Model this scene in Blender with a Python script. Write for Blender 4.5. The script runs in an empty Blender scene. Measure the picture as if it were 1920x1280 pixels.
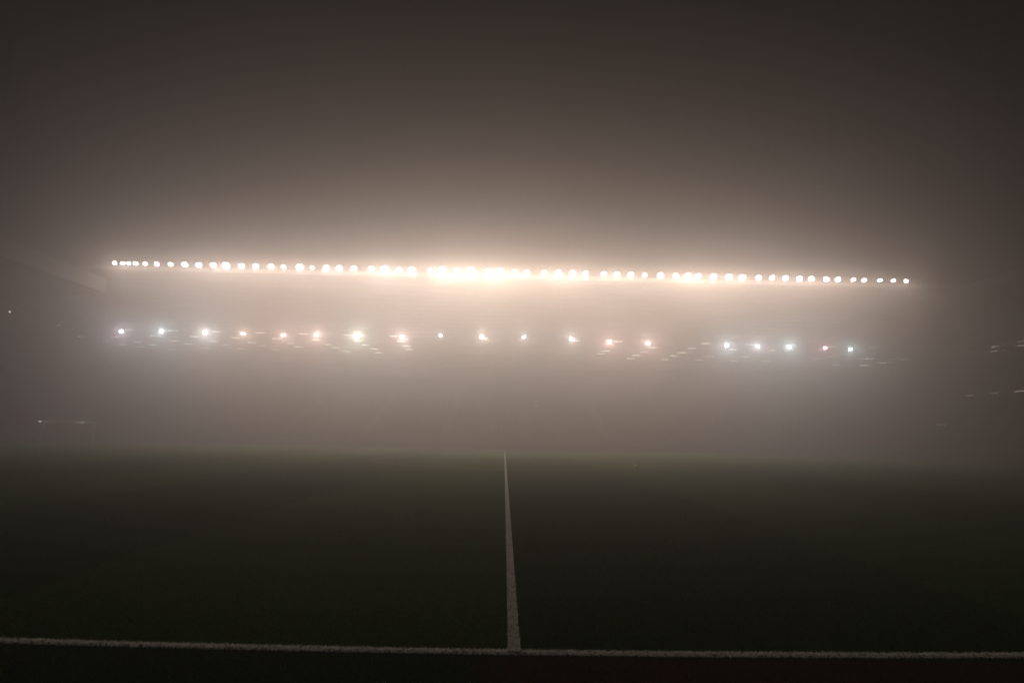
import bpy, math, random
import numpy as np
from mathutils import Matrix, Vector

# ------------------------------------------------------------------ camera
S = bpy.context.scene
COL = S.collection
random.seed(7)
rng = np.random.default_rng(7)
F = 1000.0                                   # focal length in pixels of the 1920 wide photograph
PSI, TH, RO, H = 0.011563, 0.175419, 0.019177, 1.9241
fw = Vector((math.sin(PSI)*math.cos(TH), math.cos(PSI)*math.cos(TH), math.sin(TH)))
r0 = Vector((math.cos(PSI), -math.sin(PSI), 0))
u0 = r0.cross(fw)
rt = r0*math.cos(RO) + u0*math.sin(RO)
up = -r0*math.sin(RO) + u0*math.cos(RO)
cd = bpy.data.cameras.new('camera')
cam = bpy.data.objects.new('camera', cd)
COL.objects.link(cam)
m = Matrix((rt, up, -fw)).transposed().to_4x4()
m.translation = (0, 0, H)
cam.matrix_world = m
cd.sensor_width = 36.0
cd.lens = 36.0*F/1920.0
cd.clip_start = 0.1
cd.clip_end = 3000
S.camera = cam

# ------------------------------------------------------------------ night sky
W = bpy.data.worlds.new('World')
S.world = W
W.use_nodes = True
nt = W.node_tree
bg = nt.nodes['Background']
sky = nt.nodes.new('ShaderNodeTexSky')
sky.sky_type = 'NISHITA'
sky.sun_disc = False
sky.sun_elevation = math.radians(-4)
sky.sun_rotation = math.radians(160)
nt.links.new(sky.outputs[0], bg.inputs[0])
bg.inputs[1].default_value = 0.01

S.render.engine = 'CYCLES'
S.view_settings.view_transform = 'Standard'
S.view_settings.look = 'None'
S.view_settings.exposure = 0.0
S.view_settings.gamma = 1.0
cy = S.cycles
cy.use_denoising = True
cy.use_light_tree = True
cy.use_adaptive_sampling = False
cy.max_bounces = 6
cy.diffuse_bounces = 2
cy.glossy_bounces = 2
cy.transmission_bounces = 2
cy.volume_bounces = 0
cy.sample_clamp_indirect = 2.0

# tuning of the lamps and the air
FLOOD_W = 3100.0
UNDER_W = 4300.0
SPOT_TILT, SPOT_ANG = 46.5, 103
UNDER_ANG = 60
YAWK = 0.5
LIGHTC = (1.0, 0.86, 0.73)
FOG_DENS = 0.0245
FOG_ANI = 0.72
FOG_TOP = 27.6

# ------------------------------------------------------------------ helpers
def ray(x, y):
    d = rt*((x-960)/F) + up*((640-y)/F) + fw
    return d

def at(x, y, Y):                 # where the sight line of a photo pixel meets a wall plane at distance Y
    d = ray(x, y)
    t = Y/d.y
    return Vector((0, 0, H)) + d*t

def at_x(x, y, X):
    d = ray(x, y)
    return Vector((0, 0, H)) + d*(X/d.x)

def tag(o, label=None, cat=None, group=None, kind=None):
    if label: o['label'] = label
    if cat: o['category'] = cat
    if group: o['group'] = group
    if kind: o['kind'] = kind
    return o

def empty(name, loc, rz=0.0):
    o = bpy.data.objects.new(name, None)
    o.location = loc
    o.rotation_euler = (0, 0, rz)
    o.empty_display_size = 0.2
    COL.objects.link(o)
    return o

class MB:
    def __init__(self):
        self.v = []; self.f = []
    def add(self, vs, fs):
        n = len(self.v)
        self.v += [tuple(p) for p in vs]
        self.f += [tuple(i+n for i in f) for f in fs]
    def box(self, x0, x1, y0, y1, z0, z1):
        vs = [(x, y, z) for z in (z0, z1) for y in (y0, y1) for x in (x0, x1)]
        self.add(vs, [(0, 2, 3, 1), (4, 5, 7, 6), (0, 1, 5, 4), (2, 6, 7, 3), (0, 4, 6, 2), (1, 3, 7, 5)])
    def bar(self, a, b, r, n=8, r2=None):
        a = Vector(a); b = Vector(b)
        d = (b-a).normalized()
        e = d.orthogonal().normalized(); g = d.cross(e)
        r2 = r if r2 is None else r2
        vs = []
        for p, q in ((a, r), (b, r2)):
            for k in range(n):
                t = 2*math.pi*k/n
                vs.append(p + e*(q*math.cos(t)) + g*(q*math.sin(t)))
        fs = [(k, (k+1) % n, n+(k+1) % n, n+k) for k in range(n)]
        fs += [tuple(reversed(range(n))), tuple(range(n, 2*n))]
        self.add(vs, fs)
    def lathe(self, prof, n=16):          # profile of (radius, y) turned round the Y axis
        vs = []
        for r, y in prof:
            for k in range(n):
                t = 2*math.pi*k/n
                vs.append((r*math.cos(t), y, r*math.sin(t)))
        fs = []
        for i in range(len(prof)-1):
            for k in range(n):
                fs.append((i*n+k, i*n+(k+1) % n, (i+1)*n+(k+1) % n, (i+1)*n+k))
        self.add(vs, fs)
    def disc(self, r, y, n=16):
        vs = [(r*math.cos(2*math.pi*k/n), y, r*math.sin(2*math.pi*k/n)) for k in range(n)]
        self.add(vs, [tuple(range(n))])
    def prism(self, prof, x0, x1):        # profile of (y, z) run along X
        n = len(prof)
        vs = [(x0, y, z) for y, z in prof] + [(x1, y, z) for y, z in prof]
        fs = [(k, (k+1) % n, n+(k+1) % n, n+k) for k in range(n)]
        fs += [tuple(reversed(range(n))), tuple(range(n, 2*n))]
        self.add(vs, fs)
    def build(self, name, mat, parent=None, smooth=False):
        me = bpy.data.meshes.new(name)
        me.from_pydata(self.v, [], self.f)
        me.materials.append(mat)
        if smooth:
            for p in me.polygons: p.use_smooth = True
        me.update()
        o = bpy.data.objects.new(name, me)
        COL.objects.link(o)
        if parent: o.parent = parent
        return o

def np_mesh(name, verts, faces, mat, parent=None):       # verts Nx3, faces Mx(3|4)
    me = bpy.data.meshes.new(name)
    k = faces.shape[1]
    me.vertices.add(len(verts)); me.vertices.foreach_set('co', verts.astype(np.float32).ravel())
    me.loops.add(faces.size); me.loops.foreach_set('vertex_index', faces.astype(np.int32).ravel())
    me.polygons.add(len(faces))
    me.polygons.foreach_set('loop_start', np.arange(0, faces.size, k, dtype=np.int32))
    me.polygons.foreach_set('loop_total', np.full(len(faces), k, dtype=np.int32))
    me.materials.append(mat)
    me.update(calc_edges=True)
    o = bpy.data.objects.new(name, me)
    COL.objects.link(o)
    if parent: o.parent = parent
    return o

def copy_tree(o, parent=None):
    c = o.copy(); COL.objects.link(c); c.parent = parent
    for ch in list(o.children):
        copy_tree(ch, c)
    return c

# ------------------------------------------------------------------ materials
def mat(name, col, rough=0.7, metal=0.0, noise=None, scale=4.0, spec=0.3, bump=0.0):
    mt = bpy.data.materials.new(name); mt.use_nodes = True
    t = mt.node_tree; b = t.nodes['Principled BSDF']
    b.inputs['Roughness'].default_value = rough
    b.inputs['Metallic'].default_value = metal
    b.inputs['Specular IOR Level'].default_value = spec
    tc = t.nodes.new('ShaderNodeTexCoord')
    nz = t.nodes.new('ShaderNodeTexNoise')
    nz.inputs['Scale'].default_value = scale
    nz.inputs['Detail'].default_value = 6
    t.links.new(tc.outputs['Object'], nz.inputs['Vector'])
    cr = t.nodes.new('ShaderNodeValToRGB')
    c2 = noise if noise else tuple(c*0.7 for c in col)
    cr.color_ramp.elements[0].color = (*c2, 1); cr.color_ramp.elements[0].position = 0.35
    cr.color_ramp.elements[1].color = (*col, 1); cr.color_ramp.elements[1].position = 0.65
    t.links.new(nz.outputs['Fac'], cr.inputs['Fac'])
    t.links.new(cr.outputs['Color'], b.inputs['Base Color'])
    if bump:
        bp = t.nodes.new('ShaderNodeBump'); bp.inputs['Strength'].default_value = bump
        bp.inputs['Distance'].default_value = 0.02
        t.links.new(nz.outputs['Fac'], bp.inputs['Height'])
        t.links.new(bp.outputs['Normal'], b.inputs['Normal'])
    return mt

def glow(name, col, strength):
    mt = bpy.data.materials.new(name); mt.use_nodes = True
    t = mt.node_tree
    b = t.nodes['Principled BSDF']
    b.inputs['Base Color'].default_value = (0.8, 0.8, 0.8, 1)
    b.inputs['Emission Color'].default_value = (*col, 1)
    b.inputs['Emission Strength'].default_value = strength
    return mt

M_conc = mat('concrete', (0.20, 0.19, 0.18), 0.9, scale=1.5, bump=0.3)
M_steel = mat('painted steel', (0.55, 0.55, 0.54), 0.5, metal=0.2, scale=3)
M_dark = mat('dark housing', (0.06, 0.06, 0.065), 0.5, metal=0.4, scale=8)
M_roof = mat('roof sheeting', (0.16, 0.16, 0.165), 0.5, metal=0.4, scale=0.8)
M_fascia = mat('fascia panels', (0.78, 0.77, 0.76), 0.6, scale=0.6, noise=(0.68, 0.67, 0.66))
M_seat = mat('seat plastic', (0.30, 0.02, 0.02), 0.4, scale=1.0)
M_board = mat('board face', (0.10, 0.10, 0.11), 0.5, scale=1.0)
M_white = mat('white paint', (0.80, 0.80, 0.78), 0.4, scale=5, noise=(0.7, 0.7, 0.68))
M_net = mat('net cord', (0.6, 0.6, 0.58), 0.8, scale=20)

def grass_colour(t):
    """pitch colour shared by the turf sheet and its blades: mown stripes and worn brown patches, in world metres"""
    g = t.nodes.new('ShaderNodeNewGeometry')
    sx = t.nodes.new('ShaderNodeSeparateXYZ'); t.links.new(g.outputs['Position'], sx.inputs[0])
    def math_(op, a, b=None):
        n = t.nodes.new('ShaderNodeMath'); n.operation = op
        for i, v in enumerate((a, b)):
            if v is None: continue
            if isinstance(v, (int, float)): n.inputs[i].default_value = v
            else: t.links.new(v, n.inputs[i])
        return n.outputs[0]
    k = math_('DIVIDE', math_('SUBTRACT', sx.outputs['X'], 0.12), 5.75)
    fl = math_('FLOOR', k)
    par = math_('ABSOLUTE', math_('MODULO', fl, 2.0))         # 1 on the light stripes
    par = math_('GREATER_THAN', par, 0.5)
    edge = math_('GREATER_THAN', sx.outputs['Y'], 5.23)
    par = math_('MULTIPLY', par, edge)
    nz = t.nodes.new('ShaderNodeTexNoise'); nz.inputs['Scale'].default_value = 1.3; nz.inputs['Detail'].default_value = 8
    t.links.new(g.outputs['Position'], nz.inputs['Vector'])
    nf = t.nodes.new('ShaderNodeTexNoise'); nf.inputs['Scale'].default_value = 45; nf.inputs['Detail'].default_value = 5
    t.links.new(g.outputs['Position'], nf.inputs['Vector'])
    def mix(f, a, b):
        n = t.nodes.new('ShaderNodeMix'); n.data_type = 'RGBA'
        for i, v in ((0, f), (6, a), (7, b)):
            if isinstance(v, (int, float)): n.inputs[i].default_value = v
            elif isinstance(v, tuple): n.inputs[i].default_value = (*v, 1)
            else: t.links.new(v, n.inputs[i])
        return n.outputs[2]
    base = mix(par, (0.018, 0.058, 0.002), (0.032, 0.092, 0.004))
    cr = t.nodes.new('ShaderNodeValToRGB'); cr.color_ramp.elements[0].position = 0.52; cr.color_ramp.elements[1].position = 0.72
    t.links.new(nz.outputs['Fac'], cr.inputs['Fac'])
    base = mix(math_('MULTIPLY', cr.outputs['Color'], 0.35), base, (0.044, 0.036, 0.012))
    # bare, trodden strip just outside the touchline, right of the halfway line
    dx = math_('MULTIPLY', math_('ADD', sx.outputs['X'], 0.25), 2.0)
    dy = math_('MULTIPLY', math_('SUBTRACT', 5.18, sx.outputs['Y']), 25.0)
    def clamp(v):
        n = t.nodes.new('ShaderNodeClamp'); t.links.new(v, n.inputs[0]); return n.outputs[0]
    wob = math_('MULTIPLY', math_('SUBTRACT', nz.outputs['Fac'], 0.5), 2.5)
    dirt = math_('MULTIPLY', clamp(math_('ADD', dx, wob)), clamp(dy))
    base = mix(math_('MULTIPLY', dirt, 0.9), base, (0.058, 0.016, 0.008))
    sp = math_('ADD', math_('MULTIPLY', nf.outputs['Fac'], 2.8), -0.4)
    vm = t.nodes.new('ShaderNodeVectorMath'); vm.operation = 'SCALE'
    t.links.new(base, vm.inputs[0]); t.links.new(sp, vm.inputs['Scale'])
    return vm.outputs[0], nf.outputs['Fac']

M_grass = bpy.data.materials.new('turf'); M_grass.use_nodes = True
t = M_grass.node_tree; b = t.nodes['Principled BSDF']
c, h = grass_colour(t)
t.links.new(c, b.inputs['Base Color'])
b.inputs['Roughness'].default_value = 1.0; b.inputs['Specular IOR Level'].default_value = 0.0
bp = t.nodes.new('ShaderNodeBump'); bp.inputs['Strength'].default_value = 0.6; bp.inputs['Distance'].default_value = 0.03
t.links.new(h, bp.inputs['Height']); t.links.new(bp.outputs['Normal'], b.inputs['Normal'])
M_blade = bpy.data.materials.new('grass blades'); M_blade.use_nodes = True
t = M_blade.node_tree; b = t.nodes['Principled BSDF']
c, h = grass_colour(t)
t.links.new(c, b.inputs['Base Color'])
b.inputs['Roughness'].default_value = 0.9; b.inputs['Specular IOR Level'].default_value = 0.0
def translucent(mtl, fac):
    t = mtl.node_tree; b = t.nodes['Principled BSDF']; out = t.nodes['Material Output']
    tr = t.nodes.new('ShaderNodeBsdfTranslucent'); mx = t.nodes.new('ShaderNodeMixShader'); mx.inputs[0].default_value = fac
    src = b.inputs['Base Color'].links[0].from_socket
    t.links.new(src, tr.inputs['Color'])
    t.links.new(b.outputs[0], mx.inputs[1]); t.links.new(tr.outputs[0], mx.inputs[2]); t.links.new(mx.outputs[0], out.inputs['Surface'])
translucent(M_blade, 0.45)
# painted turf: chalky white, worn through to green in specks
M_line = bpy.data.materials.new('line paint on turf'); M_line.use_nodes = True
t = M_line.node_tree; b = t.nodes['Principled BSDF']
g = t.nodes.new('ShaderNodeNewGeometry')
n1 = t.nodes.new('ShaderNodeTexNoise'); n1.inputs['Scale'].default_value = 30; n1.inputs['Detail'].default_value = 5
t.links.new(g.outputs['Position'], n1.inputs['Vector'])
cr = t.nodes.new('ShaderNodeValToRGB')
cr.color_ramp.elements[0].position = 0.35; cr.color_ramp.elements[0].color = (0.12, 0.13, 0.07, 1)
cr.color_ramp.elements[1].position = 0.45; cr.color_ramp.elements[1].color = (0.90, 0.89, 0.85, 1)
t.links.new(n1.outputs['Fac'], cr.inputs['Fac']); t.links.new(cr.outputs['Color'], b.inputs['Base Color'])
b.inputs['Roughness'].default_value = 0.9; b.inputs['Specular IOR Level'].default_value = 0.1

M_pblade = M_line.copy(); M_pblade.name = 'painted blades'; translucent(M_pblade, 0.5)

# ------------------------------------------------------------------ pitch
TY, PW, PX = 5.23, 68.0, 0.135            # near touchline, pitch width, halfway line
CROWN = 0.15
def gz(y):                                  # the playing surface is crowned for drainage
    u = (y - (TY+PW/2))/(PW/2+3)
    return CROWN*(1-u*u) if abs(u) < 1 else 0.0
ZN = gz(TY)
def bow(x):                                 # the marked touchline is a hand's breadth out of true
    return -0.0035*x*x if x > 0 else -0.0045*x*x
def bow_near(x):
    a = abs(x)
    return 0.0 if a < 1e-6 else (0.0046 if x < 0 else 0.0040)*min(a, 9)**2

def ground_z(y):
    return gz(y) - ZN
ys = np.concatenate([[-400, -60, -10, 0, 1.0], np.arange(1.7, 77, 1.0), [80, 120, 400, 1200]])
xs = np.array([-900, -150, -58, -30, -12, -6, 0, 6, 12, 30, 58, 150, 900.0])
gv = np.array([(x, y, ground_z(y) if y < 77 else ground_z(76.7)) for y in ys for x in xs])
nx = len(xs)
gf = np.array([(j*nx+i, j*nx+i+1, (j+1)*nx+i+1, (j+1)*nx+i) for j in range(len(ys)-1) for i in range(nx-1)])
tag(np_mesh('ground', gv, gf, M_grass), kind='structure')

LW = 0.108
def ribbon(name, pts, lw=LW, dz=0.006):
    pts = [np.array(p, float) for p in pts]
    vs = []
    for i, p in enumerate(pts):
        a = pts[max(i-1, 0)]; b2 = pts[min(i+1, len(pts)-1)]
        d = b2-a; d /= np.linalg.norm(d)
        n = np.array([-d[1], d[0]])
        for s in (-0.5, 0.5):
            q = p + n*lw*s
            vs.append((q[0], q[1], ground_z(q[1])+dz))
    fs = [(2*i, 2*i+1, 2*i+3, 2*i+2) for i in range(len(pts)-1)]
    return tag(np_mesh(name, np.array(vs), np.array(fs), M_line), kind='structure')
GX = -49.2
tl = [(x, TY+bow_near(x)) for x in np.concatenate([[GX], np.arange(-12, 12.1, 0.5), [-GX+0.24]])]
ribbon('near_touchline', tl, 0.105)
ribbon('far_touchline', [(GX, TY+PW), (-GX+0.24, TY+PW)])
ribbon('halfway_line', [(PX, y) for y in np.arange(TY+0.06, TY+PW, 1.0)], dz=0.005)
ribbon('left_goal_line', [(GX, y) for y in np.arange(TY+0.06, TY+PW, 2.0)], dz=0.007)
ribbon('centre_circle', [(PX+9.15*math.cos(a), TY+PW/2+9.15*math.sin(a)) for a in np.linspace(0, 2*math.pi, 97)], lw=0.06, dz=0.009)

# grass blades, painted and green
def blades(name, P, mtl, hmin, hmax, wid, seed):
    r = np.random.default_rng(seed)
    n = len(P)
    a = r.uniform(0, 2*np.pi, n); hh = r.uniform(hmin, hmax, n)
    lean = r.normal(0, 0.35, (n, 2))*hh[:, None]
    z = np.array([ground_z(y) for y in P[:, 1]])
    w = wid*r.uniform(0.6, 1.3, n)
    d = np.stack([np.cos(a), np.sin(a)], 1)*w[:, None]
    A = np.column_stack([P-d, z]); B = np.column_stack([P+d, z]); C = np.column_stack([P+lean, z+hh])
    V = np.stack([A, B, C], 1).reshape(-1, 3)
    return np_mesh(name, V, np.arange(3*n).reshape(-1, 3), mtl)
n = 40000
X = rng.uniform(-6.5, 6.5, n)
P = np.column_stack([X, TY+np.array([bow_near(x) for x in X])+rng.normal(0, 0.030, n).clip(-0.06, 0.06)])
n2 = 34000
Yh = TY + 26*rng.random(n2)**2.0
P2 = np.column_stack([PX+rng.uniform(-0.056, 0.056, n2), Yh])
tag(blades('painted_grass', np.vstack([P, P2]), M_pblade, 0.010, 0.028, 0.004, 3),
    'white painted grass blades standing along the touchline and halfway line', 'painted grass', kind='stuff')
n = 330000
Y = 3.8 + 10*rng.random(n)**1.5
X = rng.uniform(-1, 1, n)*(Y*1.05+0.8)
keep = np.abs(Y-TY-np.array([bow_near(x) for x in X])) > 0.050
keep &= ~((np.abs(X-PX) < 0.056) & (Y > TY))
dirtp = (X > -0.1) & (Y < TY) & (rng.random(n) < 0.75)
keep &= ~dirtp
tag(blades('grass', np.column_stack([X, Y])[keep], M_blade, 0.015, 0.040, 0.0042, 4),
    'short dark green turf covering the near side of the pitch', 'grass', kind='stuff')

# ------------------------------------------------------------------ goal near the far left corner
def goal(x, y0, y1, sgn, label):
    zb = ground_z((y0+y1)/2)
    g = empty('football_goal', (x, (y0+y1)/2, zb))
    hw = (y1-y0)/2
    tag(g, label, 'goal')
    for s in (-1, 1):
        p = MB(); p.bar((0, s*hw, -0.02), (0, s*hw, 2.44), 0.06, 12); p.build('post', M_white, g, True)
        k = MB(); k.bar((sgn*0.0, s*hw, 2.44), (sgn*0.9, s*hw, 2.35), 0.025, 6)
        k.bar((sgn*0.9, s*hw, 2.35), (sgn*2.0, s*hw, 0.02), 0.025, 6); k.build('stanchion', M_white, g)
    p = MB(); p.bar((0, -hw-0.06, 2.5), (0, hw+0.06, 2.5), 0.06, 12); p.build('crossbar', M_white, g, True)
    nn = MB()
    def pt(u, v):                  # v runs over the top and down the back
        if v < 0.3: q = v/0.3; return (sgn*0.9*q, -hw+u*2*hw, 2.46-0.12*q)
        q = (v-0.3)/0.7; return (sgn*(0.9+1.1*q), -hw+u*2*hw, 2.34*(1-q)+0.02)
    for i in range(31):
        for v in range(10): nn.bar(pt(i/30, v/10), pt(i/30, (v+1)/10), 0.003, 3)
    for v in range(14): nn.bar(pt(0, v/13), pt(1, v/13), 0.003, 3)
    nn.build('net', M_net, g)
goal(GX, 58.3, 65.6, -1, 'white football goal with pale net at far left in the fog')

# ------------------------------------------------------------------ perimeter boards (plain)
def board(x, y, w, rz, label, grp):
    o = empty('perimeter_board', (x, y, ground_z(y) if y < 77 else ground_z(76.7)), rz)
    a = MB(); a.box(-w/2+0.01, w/2-0.01, -0.03, 0.03, 0.06, 0.90); a.build('panel', M_board, o)
    for s in (-1, 1):
        a = MB(); a.box(s*w*0.4-0.03, s*w*0.4+0.03, 0.031, 0.45, 0.0, 0.06)
        a.bar((s*w*0.4, 0.43, 0.05), (s*w*0.4, 0.05, 0.8), 0.02, 6); a.build('foot', M_steel, o)
    tag(o, label, 'board', grp)
ordn = ['', 'first', 'second', 'third', 'fourth', 'fifth', 'sixth', 'seventh', 'eighth', 'ninth', 'tenth', 'eleventh', 'twelfth',
        'thirteenth', 'fourteenth', 'fifteenth', 'sixteenth', 'seventeenth', 'eighteenth', 'nineteenth', 'twentieth']
def nth(k):
    if k <= 20: return ordn[k]
    tens = {2: 'twenty', 3: 'thirty', 4: 'forty', 5: 'fifty'}[k//10]
    if k % 10 == 0: return tens.replace('ty', 'tieth')
    return tens+'-'+ordn[k % 10]
for i in range(16):
    board(PX-52.5+7*i, 75.2, 7.0, 0, 'low dark board along the far touchline, %s from the left corner' % nth(i+1),
          'boards along the far side of the pitch')
for i in range(4):
    board(-53.8, 71.2-7*i, 7.0, math.pi/2, 'low dark board behind the left goal line, %s from the far corner' % nth(i+1),
          'boards behind the left goal line')
for i in range(4):
    board(54.2, 71.2-7*i, 7.0, -math.pi/2, 'low dark board behind the right goal line, %s from the far corner' % nth(i+1),
          'boards behind the right goal line')

# ------------------------------------------------------------------ stands
def seats_mesh(rows, x0, x1, dx, parent, name='seating'):
    """rows: list of (y, z) tread positions; seats face -Y"""
    bx = []
    def bxv(ax, bx_, ay, by, az, bz):
        return np.array([(x, y, z) for z in (az, bz) for y in (ay, by) for x in (ax, bx_)], float)
    one = np.vstack([bxv(-.22, .22, -.20, .20, .40, .45), bxv(-.22, .22, .16, .22, .45, .80), bxv(-.04, .04, -.02, .14, 0, .40)])
    f1 = np.array([(0, 2, 3, 1), (4, 5, 7, 6), (0, 1, 5, 4), (2, 6, 7, 3), (0, 4, 6, 2), (1, 3, 7, 5)])
    ff = np.vstack([f1, f1+8, f1+16])
    pos = []
    for y, z in rows:
        k = np.arange(x0, x1, dx)
        aisle = ((k-x0) % 12.0) > 1.2
        k = k[aisle]
        pos.append(np.column_stack([k, np.full(len(k), y), np.full(len(k), z)]))
    pos = np.vstack(pos)
    V = (pos[:, None, :]+one[None]).reshape(-1, 3)
    Fc = (np.arange(len(pos))[:, None, None]*24+ff[None]).reshape(-1, 4)
    o = np_mesh(name, V, Fc, M_seat, parent)
    o['kind'] = 'stuff'
    return o

def stand(name, label, loc, rz, x0, x1, front, back, nrow, z0, z1, roof_front, roof_back, fascia_h, trusses, fascia_mat):
    """local frame: +Y runs away from the pitch. roof_front/back = (y, z) of the roof underside"""
    g = empty(name, loc, rz); tag(g, label, 'stand')
    dy = (back-front)/nrow; dz = (z1-z0)/nrow
    a = MB()
    prof = [(front, 0.0)]
    for i in range(nrow):
        prof.append((front+i*dy, z0+i*dz)); prof.append((front+(i+1)*dy, z0+i*dz))
    prof.append((back, 0.0))
    a.prism(prof, x0, x1); a.build('terrace', M_conc, g)
    seats_mesh([(front+(i+0.62)*dy, z0+i*dz) for i in range(nrow)], x0+0.8, x1-0.8, 0.5, g)
    a = MB(); a.box(x0, x1, front-0.25, front-0.05, 0, z0+0.9); a.build('front_wall', M_conc, g)
    rb = roof_back
    a = MB(); a.box(x0, x1, back+0.02, back+0.4, 0, rb[1]-0.1)
    a.build('back_wall', M_conc, g)
    for s, xx in ((-1, x0), (1, x1)):
        a = MB(); prof = [(front+4, 0), (back, 0), (back, rb[1]-0.15), (front+4+6, z0+8)]
        a.prism(prof, xx-0.15+s*0.17, xx+0.15+s*0.17); a.build('end_wall', M_conc, g)
    # ribbed roof sheet
    a = MB(); (ya, za), (yb, zb) = roof_front, roof_back
    sl = (zb-za)/(yb-ya)
    a.prism([(ya, za), (yb+0.6, zb+0.6*sl), (yb+0.6, zb+0.6*sl+0.25), (ya, za+0.25)], x0-0.5, x1+0.5)
    rf = a.build('roof', M_roof, g)
    a = MB()
    for k in range(int((yb-ya)/1.5)):
        y = ya+0.8+k*1.5
        z = za+(y-ya)*sl
        a.box(x0-0.4, x1+0.4, y-0.06, y+0.06, z-0.20, z-0.003)
    a.build('purlins', M_roof, rf)
    a = MB(); a.box(x0-0.55, x1+0.55, ya-0.15, ya-0.003, za-0.05, za+fascia_h)
    a.build('fascia', fascia_mat, g)
    for k in range(trusses):
        x = x0+(x1-x0)*(k+0.5)/trusses
        a = MB()
        top = 3.2
        a.bar((x, ya+0.5, za+0.45), (x, yb, zb+top+1.5), 0.16, 6)
        n = 7; prev = None
        for j in range(n+1):
            y = ya+0.5+(yb-ya-0.5)*j/n
            zlo = za+(y-ya)*sl+0.28; zhi = za+0.45+(zb+top+1.5-za-0.45)*j/n
            if j: a.bar((x, y, zlo), (x, y, zhi), 0.07, 5); a.bar((x, prev[0], prev[1]), (x, y, zhi), 0.06, 5)
            prev = (y, zlo)
        a.build('roof_truss', M_steel, g)
    return g

BZ = ground_z(76.7)
pu = at(950, 509.5, 76.0)                       # row of floodlights above the roof edge
ZL = pu.z
ROOFF = (76.35, ZL-0.95)
SL = -0.25
ROOFB = (112.0, ROOFF[1]+SL*(112-76.35))
stand('far_stand', 'long roofed stand across the far side of the pitch under the floodlight row', (0, 0, BZ), 0,
      -82, 82, 78.0, 111.0, 40, 0.9, 12.2, (ROOFF[0], ROOFF[1]-BZ), (ROOFB[0], ROOFB[1]-BZ), 0.55, 13, M_fascia)
# side stands: local +Y points outwards
zf_b = H+57.5/3.01                        # fascia bottom of the left stand
# left stand: rz = +90deg sends local +Y to world -X and local X to world +Y
stand('left_stand', 'roofed stand on the left with a pale roof fascia fading into the fog', (0, 0, BZ), math.pi/2,
      -6, 74, 57.5, 82, 30, 0.9, 11.0, (57.5, zf_b-BZ), (83, zf_b-BZ-3), 1.95, 6, M_fascia)
stand('right_stand', 'roofed stand on the right, barely visible in the dark fog', (0, 0, BZ), -math.pi/2,
      -74, 6, 59.5, 84, 30, 0.9, 11.0, (59.5, zf_b-BZ), (85, zf_b-BZ-3), 1.2, 6, M_roof)

# ------------------------------------------------------------------ floodlights on the roof edge
M_lens = glow('floodlight lens', (1.0, 0.95, 0.88), 40.0)
M_lens2 = glow('lamp glass', (1.0, 0.97, 0.94), 40.0)
M_tube = glow('lit tube', (1.0, 0.90, 0.74), 9.0)
M_tubefaint = glow('faint lit tube', (1.0, 0.80, 0.74), 4.5)
M_tubenear = glow('weak lit tube', (1.0, 0.80, 0.74), 1.6); M_tubenear.cycles.emission_sampling = 'NONE'
M_tubedim = glow('dim lit tube', (1.0, 0.86, 0.72), 5.0)
for q in (M_tubefaint, M_lens, M_lens2, M_tube, M_tubedim): q.cycles.emission_sampling = 'NONE'

def make_flood(R=0.40):
    r = empty('floodlight', (0, 0, 0))
    a = MB(); a.lathe([(R*1.05, -0.05), (R*1.12, -0.02), (R*1.08, 0.05), (R*0.85, 0.22), (R*0.45, 0.38), (R*0.30, 0.55), (0.001, 0.56)])
    a.build('housing', M_dark, r, True)
    a = MB(); a.disc(R, -0.03); a.build('lens', M_lens, r)
    a = MB()
    for s in (-1, 1): a.bar((s*R*1.2, 0.1, 0), (s*R*1.2, 0.15, -0.52), 0.025, 6)
    a.bar((-R*1.2, 0.15, -0.52), (R*1.2, 0.15, -0.52), 0.03, 6)
    a.bar((0, 0.15, -0.52), (0, 0.25, -0.72), 0.03, 6)
    a.build('bracket', M_steel, r)
    return r
def lamp(name, parent, loc, power, col, radius, angle, tilt):
    l = bpy.data.lights.new(name, 'SPOT')
    l.energy = power; l.color = col; l.shadow_soft_size = radius
    l.spot_size = math.radians(angle); l.spot_blend = 1.0
    o = bpy.data.objects.new(name, l); COL.objects.link(o)
    o.parent = parent; o.location = loc
    o.rotation_euler = (math.pi/2-tilt, 0, math.pi)         # local -Z towards -Y of the fitting, tilted down
    return o
up_x = [215, 230, 241, 254, 272, 294, 320, 347, 373, 400, 424, 453, 480, 508, 532, 562, 585, 612, 636, 664, 696, 722, 748, 773,
        807, 829, 857, 883, 916, 937, 965, 988, 1020, 1047, 1074, 1098, 1132, 1157, 1183, 1209, 1238, 1267, 1289, 1309, 1338,
        1367, 1392, 1422, 1448, 1473, 1499, 1521, 1549, 1571, 1600, 1620, 1650, 1675, 1699]
size = {424: 1.5, 562: 1.4, 585: .45, 722: 1.7, 773: 1.3, 829: 1.9, 857: 1.2, 883: 1.9, 916: 1.3, 937: 1.8, 1047: 1.4, 1074: 1.3,
        1238: 1.2, 1289: 1.4, 1309: 1.2, 1338: 1.4, 1367: 1.4, 1392: 1.2, 215: .6, 230: .6, 241: .5, 254: .7, 272: .6, 294: .7, 320: .7,
        1650: .6, 1675: .6, 1699: .6, 1620: .6, 1600: .7, 1209: .7, 807: .8, 748: .8, 532: .7}
tints = [(1, .81, .62), (1, .84, .68), (.96, .84, .64), (1, .78, .60), (.95, .84, .70)]
f0 = make_flood()
floods = [f0] + [copy_tree(f0) for _ in up_x[1:]]
TILT = math.radians(SPOT_TILT)
nL = len(up_x)
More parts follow.
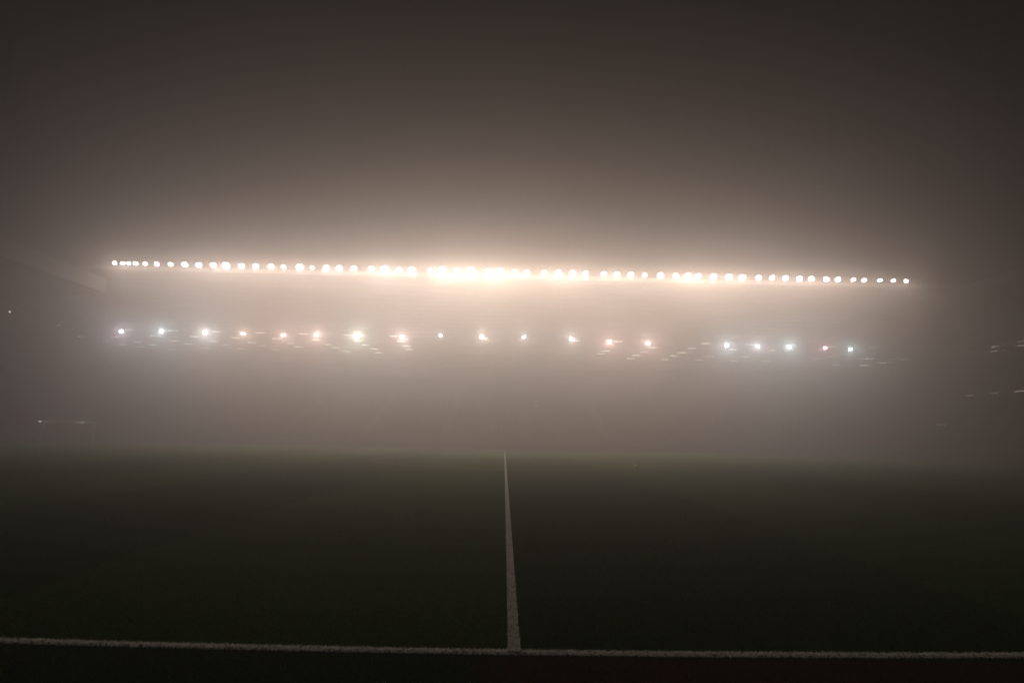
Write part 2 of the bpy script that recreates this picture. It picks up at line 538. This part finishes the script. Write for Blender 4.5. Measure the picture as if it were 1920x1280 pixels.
for i, px in enumerate(up_x):
    o = floods[i]
    # height is the same for all of them; X from where the sight line meets the lamp plane
    lo, hi = 440, 580
    for _ in range(30):
        mid = (lo+hi)/2
        if at(px, mid, 76.0).z > ZL: lo = mid
        else: hi = mid
    p = at(px, mid, 76.0)
    o.location = (p.x, 76.0, ZL)
    s = size.get(px, 1.0)
    # aim each one at the pitch, down and a little to the middle
    o.rotation_euler = (TILT, 0, -math.radians(YAWK*p.x) + random.uniform(-.05, .05))
    k = 'large bright' if s >= 1.8 else ('small faint' if s <= .6 else ('bright' if s > 1.2 else 'white'))
    if px < 940: lab = '%s floodlight on the far roof edge, %s from the left end of the row' % (k, nth(i+1))
    else: lab = '%s floodlight on the far roof edge, %s from the right end of the row' % (k, nth(nL-i))
    tag(o, lab, 'floodlight', 'floodlights along the roof edge of the far stand')
    o.scale = [min(1.6, 0.36+0.58*s)]*3
    lamp('lamp_light', o, (0, -0.10, 0), FLOOD_W*s*(1-0.4*(p.x/58)**2), tints[random.randrange(5)], 0.12, SPOT_ANG, 0.0)

# ------------------------------------------------------------------ lamps hung under the roof
lw = [(227, 621), (302, 621), (385, 624), (456, 625), (531, 628), (593, 628), (669, 630), (754, 632), (826, 629), (904, 631), (982, 632),
      (1071, 635), (1143, 641), (1215, 643), (1363, 648), (1420, 649), (1480, 650), (1547, 652), (1595, 654)]
lcol = [(.90, .88, 1), (.72, .95, 1), (.88, .97, .95), (1, .78, .64), (1, .78, .66), (1, .75, .66), (.86, 1, .86), (1, .84, .80), (.96, .96, .95),
        (1, .95, .86), (.95, .97, .95), (.95, .97, .90), (1, .76, .68), (1, .80, .70), (.70, .92, 1), (.84, .93, 1), (.70, .95, .98), (1, .52, .62), (.66, .97, 1)]
lpow = [1.3, 1.5, 2.0, 1.0, 1.1, 1.4, 1.8, 1.5, .35, .8, .6, .8, 1.2, 1.2, 1.2, 1.0, 1.5, .55, .9]
def make_under():
    r = empty('under_roof_lamp', (0, 0, 0))
    a = MB(); a.box(-0.30, 0.30, 0.0, 0.22, -0.26, 0.26); a.bar((0, 0.22, 0), (0, 0.42, 0), 0.14, 10, 0.09); a.build('housing', M_dark, r)
    a = MB(); a.box(-0.26, 0.26, -0.015, -0.003, -0.22, 0.22); a.build('lens', M_lens2, r)
    a = MB(); a.bar((-0.33, 0.1, 0), (-0.33, 0.1, 0.42), 0.02, 5); a.bar((0.33, 0.1, 0), (0.33, 0.1, 0.42), 0.02, 5)
    a.bar((-0.33, 0.1, 0.42), (0.33, 0.1, 0.42), 0.025, 5); a.bar((0, 0.1, 0.42), (0, 0.1, 0.95), 0.025, 5)
    a.build('bracket', M_steel, r)
    return r
u0l = make_under()
unders = [u0l] + [copy_tree(u0l) for _ in lw[1:]]
YU = 95.5
for i, (px, py) in enumerate(lw):
    o = unders[i]
    p = at(px, py, YU)
    o.location = p
    o.rotation_euler = (0, 0, -math.atan2(p.x, YU-5))       # turned to the middle of the pitch
    s = lpow[i]
    w = 'bluish white' if lcol[i][2] > lcol[i][0] else ('pinkish' if lcol[i][1] < .87 else 'white')
    tag(o, '%s lamp hung under the far roof, %s' % (w, ('%s from the left' % nth(i+1)) if i < 14 else
        ('%s from the right, past the wide gap' % nth(19-i))), 'lamp', 'lamps hung under the roof of the far stand')
    for ch in o.children:
        if ch.name.startswith('lens'):
            ch.material_slots[0].link = 'OBJECT'
            gm = glow('lamp glass tint', lcol[i], 45.0); gm.cycles.emission_sampling = 'NONE'
            ch.material_slots[0].material = gm
    lamp('lamp_light', o, (0, -0.08, 0), UNDER_W*s, lcol[i], 0.16, UNDER_ANG, math.radians(12))

# ------------------------------------------------------------------ strip lights under the roof
tubes = [(152, 631), (201, 640), (215, 632), (243, 618), (230, 646), (259, 641), (264, 650), (287, 647), (289, 629), (324, 620), (327, 639),
 (322, 655), (364, 631), (353, 645), (406, 622), (400, 640), (385, 653), (440, 633), (424, 647), (452, 654), (472, 642), (488, 624),
 (518, 635), (543, 644), (491, 648), (516, 656), (560, 650), (569, 626), (594, 637), (616, 646), (630, 652), (648, 659), (650, 628),
 (672, 638), (685, 647), (702, 654), (711, 661), (738, 630), (751, 640), (762, 649), (768, 655), (906, 634), (1080, 639), (1159, 640),
 (1137, 658), (1127, 663), (1223, 652), (1208, 660), (1192, 666), (1182, 672), (1247, 674), (1263, 667), (1278, 661), (1297, 653),
 (1323, 644), (1331, 668), (1310, 675), (1374, 655), (1406, 646), (1397, 669), (1375, 676), (1436, 677), (1447, 657), (1563, 650),
 (1532, 673), (1557, 668), (1566, 684), (1638, 652), (1629, 673), (1621, 685), (1655, 680), (1693, 674)]
dimx = {452, 516, 491, 1208, 1331, 1310, 1397, 1375, 1436, 1532, 1557, 1638, 1693, 543, 322}
def make_tube(L, mt):
    r = empty('strip_light', (0, 0, 0))
    a = MB(); a.box(-L/2-0.04, L/2+0.04, -0.05, 0.05, 0.05, 0.11)
    for s in (-1, 1): a.box(s*(L/2+0.02)-0.02, s*(L/2+0.02)+0.02, -0.03, 0.03, -0.03, 0.04)
    for s in (-0.5, 0.5): a.bar((s, 0, 0.11), (s, 0, 0.34), 0.012, 5)
    a.build('fitting', M_steel, r)
    a = MB(); a.bar((-L/2, 0, 0), (L/2, 0, 0), 0.045, 8); a.build('tube', mt, r)
    return r
t_b = make_tube(1.55, M_tube); t_d = make_tube(1.45, M_tubedim)
usedb = usedd = False
def near_lamp(px, py):
    j = min(range(19), key=lambda k: abs(lw[k][0]-px))
    return j
seen_lab = {}
rowy = [99.0, 101.0, 103.0, 104.6, 106.0]
for (px, py) in tubes:
    base = 621 + (px-227)*0.0241                       # height of the lamp row in the photo at this place
    k = max(0, min(4, int(round((py-base+2)/8.0))))
    d = ray(px, py); e = d.z/d.y
    Y = (ROOFF[1] - SL*76.35 - 0.42 - H)/(e - SL)      # just under the sloping roof sheet
    dim = px in dimx
    if dim: o = copy_tree(t_d) if usedd else t_d; usedd = True
    else: o = copy_tree(t_b) if usedb else t_b; usedb = True
    o.location = at(px, py, Y)
    j = near_lamp(px, py)
    lx, ly = lw[j]
    side = 'right' if px > lx else 'left'
    hgt = ['level with', 'just below', 'below', 'well below', 'far below'][k]
    lamp_n = ('%s under-roof lamp from the left' % nth(j+1)) if j < 14 else ('%s under-roof lamp from the right' % nth(19-j))
    lab = '%s strip light %s and %s of the %s' % ('faint' if dim else 'pale', hgt, side, lamp_n)
    if lab in seen_lab:
        lab = '%s strip light %s and farther %s of the %s' % ('faint' if dim else 'pale', hgt, side, lamp_n)
    if lab in seen_lab:
        lab += ', the farthest such'
    seen_lab[lab] = 1
    tag(o, lab, 'strip light', 'strip lights under the roof of the far stand')

# side stands: a few lights seen through the fog
M_small = glow('small lamp glass', (1.0, 0.93, 0.86), 30.0); M_small.cycles.emission_sampling = 'NONE'
sides = [((1818, 660), 'topmost faint strip light in the right stand nearest the far corner'),
         ((1866, 650), 'upper strip light of the middle pair in the right stand'), ((1865, 658), 'lower strip light of the middle upper pair in the right stand'),
         ((1914, 640), 'upper strip light at the right edge of the photo'), ((1914, 648), 'second strip light down at the right edge of the photo'),
         ((1818, 741), 'faint low strip light in the right stand nearest the far corner'), ((1864, 737), 'low strip light in the right stand, middle of three'),
         ((1914, 733), 'low strip light in the right stand at the right edge'), ((1765, 796), 'very faint strip light low in the far right corner')]
for (px, py), lab in sides:
    o = copy_tree(t_d)
    for ch in o.children:
        if ch.name.startswith('tube'): ch.material_slots[0].link = 'OBJECT'; ch.material_slots[0].material = M_tubefaint
    p = at_x(px, py, 57.6 if py > 780 else (62.6 if (px > 1900 and py > 700) else 81.5))
    o.location = p; o.rotation_euler = (0, 0, math.pi/2)
    a = MB()
    if py < 700:                                        # hung on long rods from the roof
        zt = ROOFF[1]+SL*(p.y-76.35)-0.01
        for q in (-0.5, 0.5): a.bar((q, 0, 0.34), (q, 0, zt-p.z), 0.012, 5)
        a.build('hanger', M_steel, o)
    elif p.x < 70:                                      # on a post
        for ch in o.children:
            if ch.name.startswith('tube'): ch.material_slots[0].material = M_tubenear
        a.bar((0, 0, 0.11), (0, 0, -(p.z-BZ-0.8)), 0.03, 6); a.build('post', M_steel, o)
    else:                                               # on an arm from the end wall
        a.bar((0, 0, 0.05), (0, -0.45, 0.05), 0.02, 5); a.build('arm', M_steel, o)
    tag(o, lab, 'strip light', 'strip lights in the right stand')
M_tubelow = glow('low lit tube', (1.0, 0.92, 0.86), 26.0); M_tubelow.cycles.emission_sampling = 'NONE'
for (px, py), lab in (((80, 790), 'first of two close strip lights left of the goal'), ((92, 790), 'second of two close strip lights, nearer the goal post'),
                      ((151, 792), 'single strip light seen just under the goal crossbar')):
    o = copy_tree(t_b)
    for ch in o.children:
        if ch.name.startswith('tube'): ch.material_slots[0].link = 'OBJECT'; ch.material_slots[0].material = M_tubelow
    p = at_x(px, py, -56.9); o.location = p; o.rotation_euler = (0, 0, math.radians(50)); o.scale = (0.5, 0.5, 0.5)
    a = MB(); a.bar((0, 0, 0.05), (0, 0, -2*(p.z-BZ)), 0.03, 6); a.build('post', M_steel, o)
    tag(o, lab, 'strip light', 'strip lights low in the left stand')
M_faint = glow('faint small lamp glass', (1.0, 0.93, 0.86), 6.0); M_faint.cycles.emission_sampling = 'NONE'
def small(px, py, mode, D, lab, s=1.0):
    if mode == 'y':                                     # stands on the terrace where the sight line meets it
        e = ray(px, py); e = e.z/e.y
        k = (12.2-0.9)/33.0
        D = min(110.6, (H - 0.9 - BZ - 0.35 + k*78)/(k - e))
    p = at(px, py, D) if mode == 'y' else at_x(px, py, D)
    r = empty('small_lamp', p)
    a = MB()
    if mode == 'y': a.bar((0, 0.02, -0.09), (0, 0.02, -0.5/s), 0.03, 6)
    else: a.bar((0, 0.02, 0.22), (0, 0.02, (zf_b - (abs(p.x)-57.5)*3/25.5 - p.z - 0.02)), 0.015, 6)
    a.build('stem', M_steel, r)
    r.scale = (s, s, s)
    a = MB(); a.bar((0, 0.02, 0.12), (0, 0.02, 0.22), 0.10, 10, 0.03); a.bar((0, 0.02, 0.03), (0, 0.02, 0.12), 0.12, 10); a.build('cap', M_dark, r)
    a = MB(); a.bar((0, 0.02, -0.09), (0, 0.02, 0.03), 0.07, 10, 0.10); a.build('bulb', M_small if mode == 'y' else M_faint, r)
    tag(r, lab, 'small lamp', 'small lamps in the stands')
small(18, 584, 'x', -60, 'small white lamp at the left edge under the left stand roof')
small(110, 609, 'x', -60, 'small white lamp left of the strip lights in the left stand')
small(713, 721, 'y', 92, 'tiny lamp in the dark seating below the eighth hanging lamp', 1.1)
small(1004, 761, 'y', 86, 'tiny lamp low in the far stand right of the halfway line', 1.1)
small(1178, 741, 'y', 90, 'tiny lamp in the far stand below the last lamp before the gap', 1.0)
small(950, 726, 'y', 92, 'faintest tiny lamp in the far stand above the halfway line', 0.9)

# ------------------------------------------------------------------ fog
a = MB(); a.box(-130, 130, -30, 125, -1.4, FOG_TOP)
mt = bpy.data.materials.new('fog'); mt.use_nodes = True
t = mt.node_tree
t.nodes.remove(t.nodes['Principled BSDF'])
pv = t.nodes.new('ShaderNodeVolumePrincipled')
pv.inputs['Color'].default_value = (0.94, 0.838, 0.835, 1)
pv.inputs['Density'].default_value = FOG_DENS
pv.inputs['Anisotropy'].default_value = FOG_ANI
t.links.new(pv.outputs[0], t.nodes['Material Output'].inputs['Volume'])
hz = a.build('haze', mt)
tag(hz, kind='stuff')
tag(hz, 'dense pale night fog filling the whole stadium', 'fog')
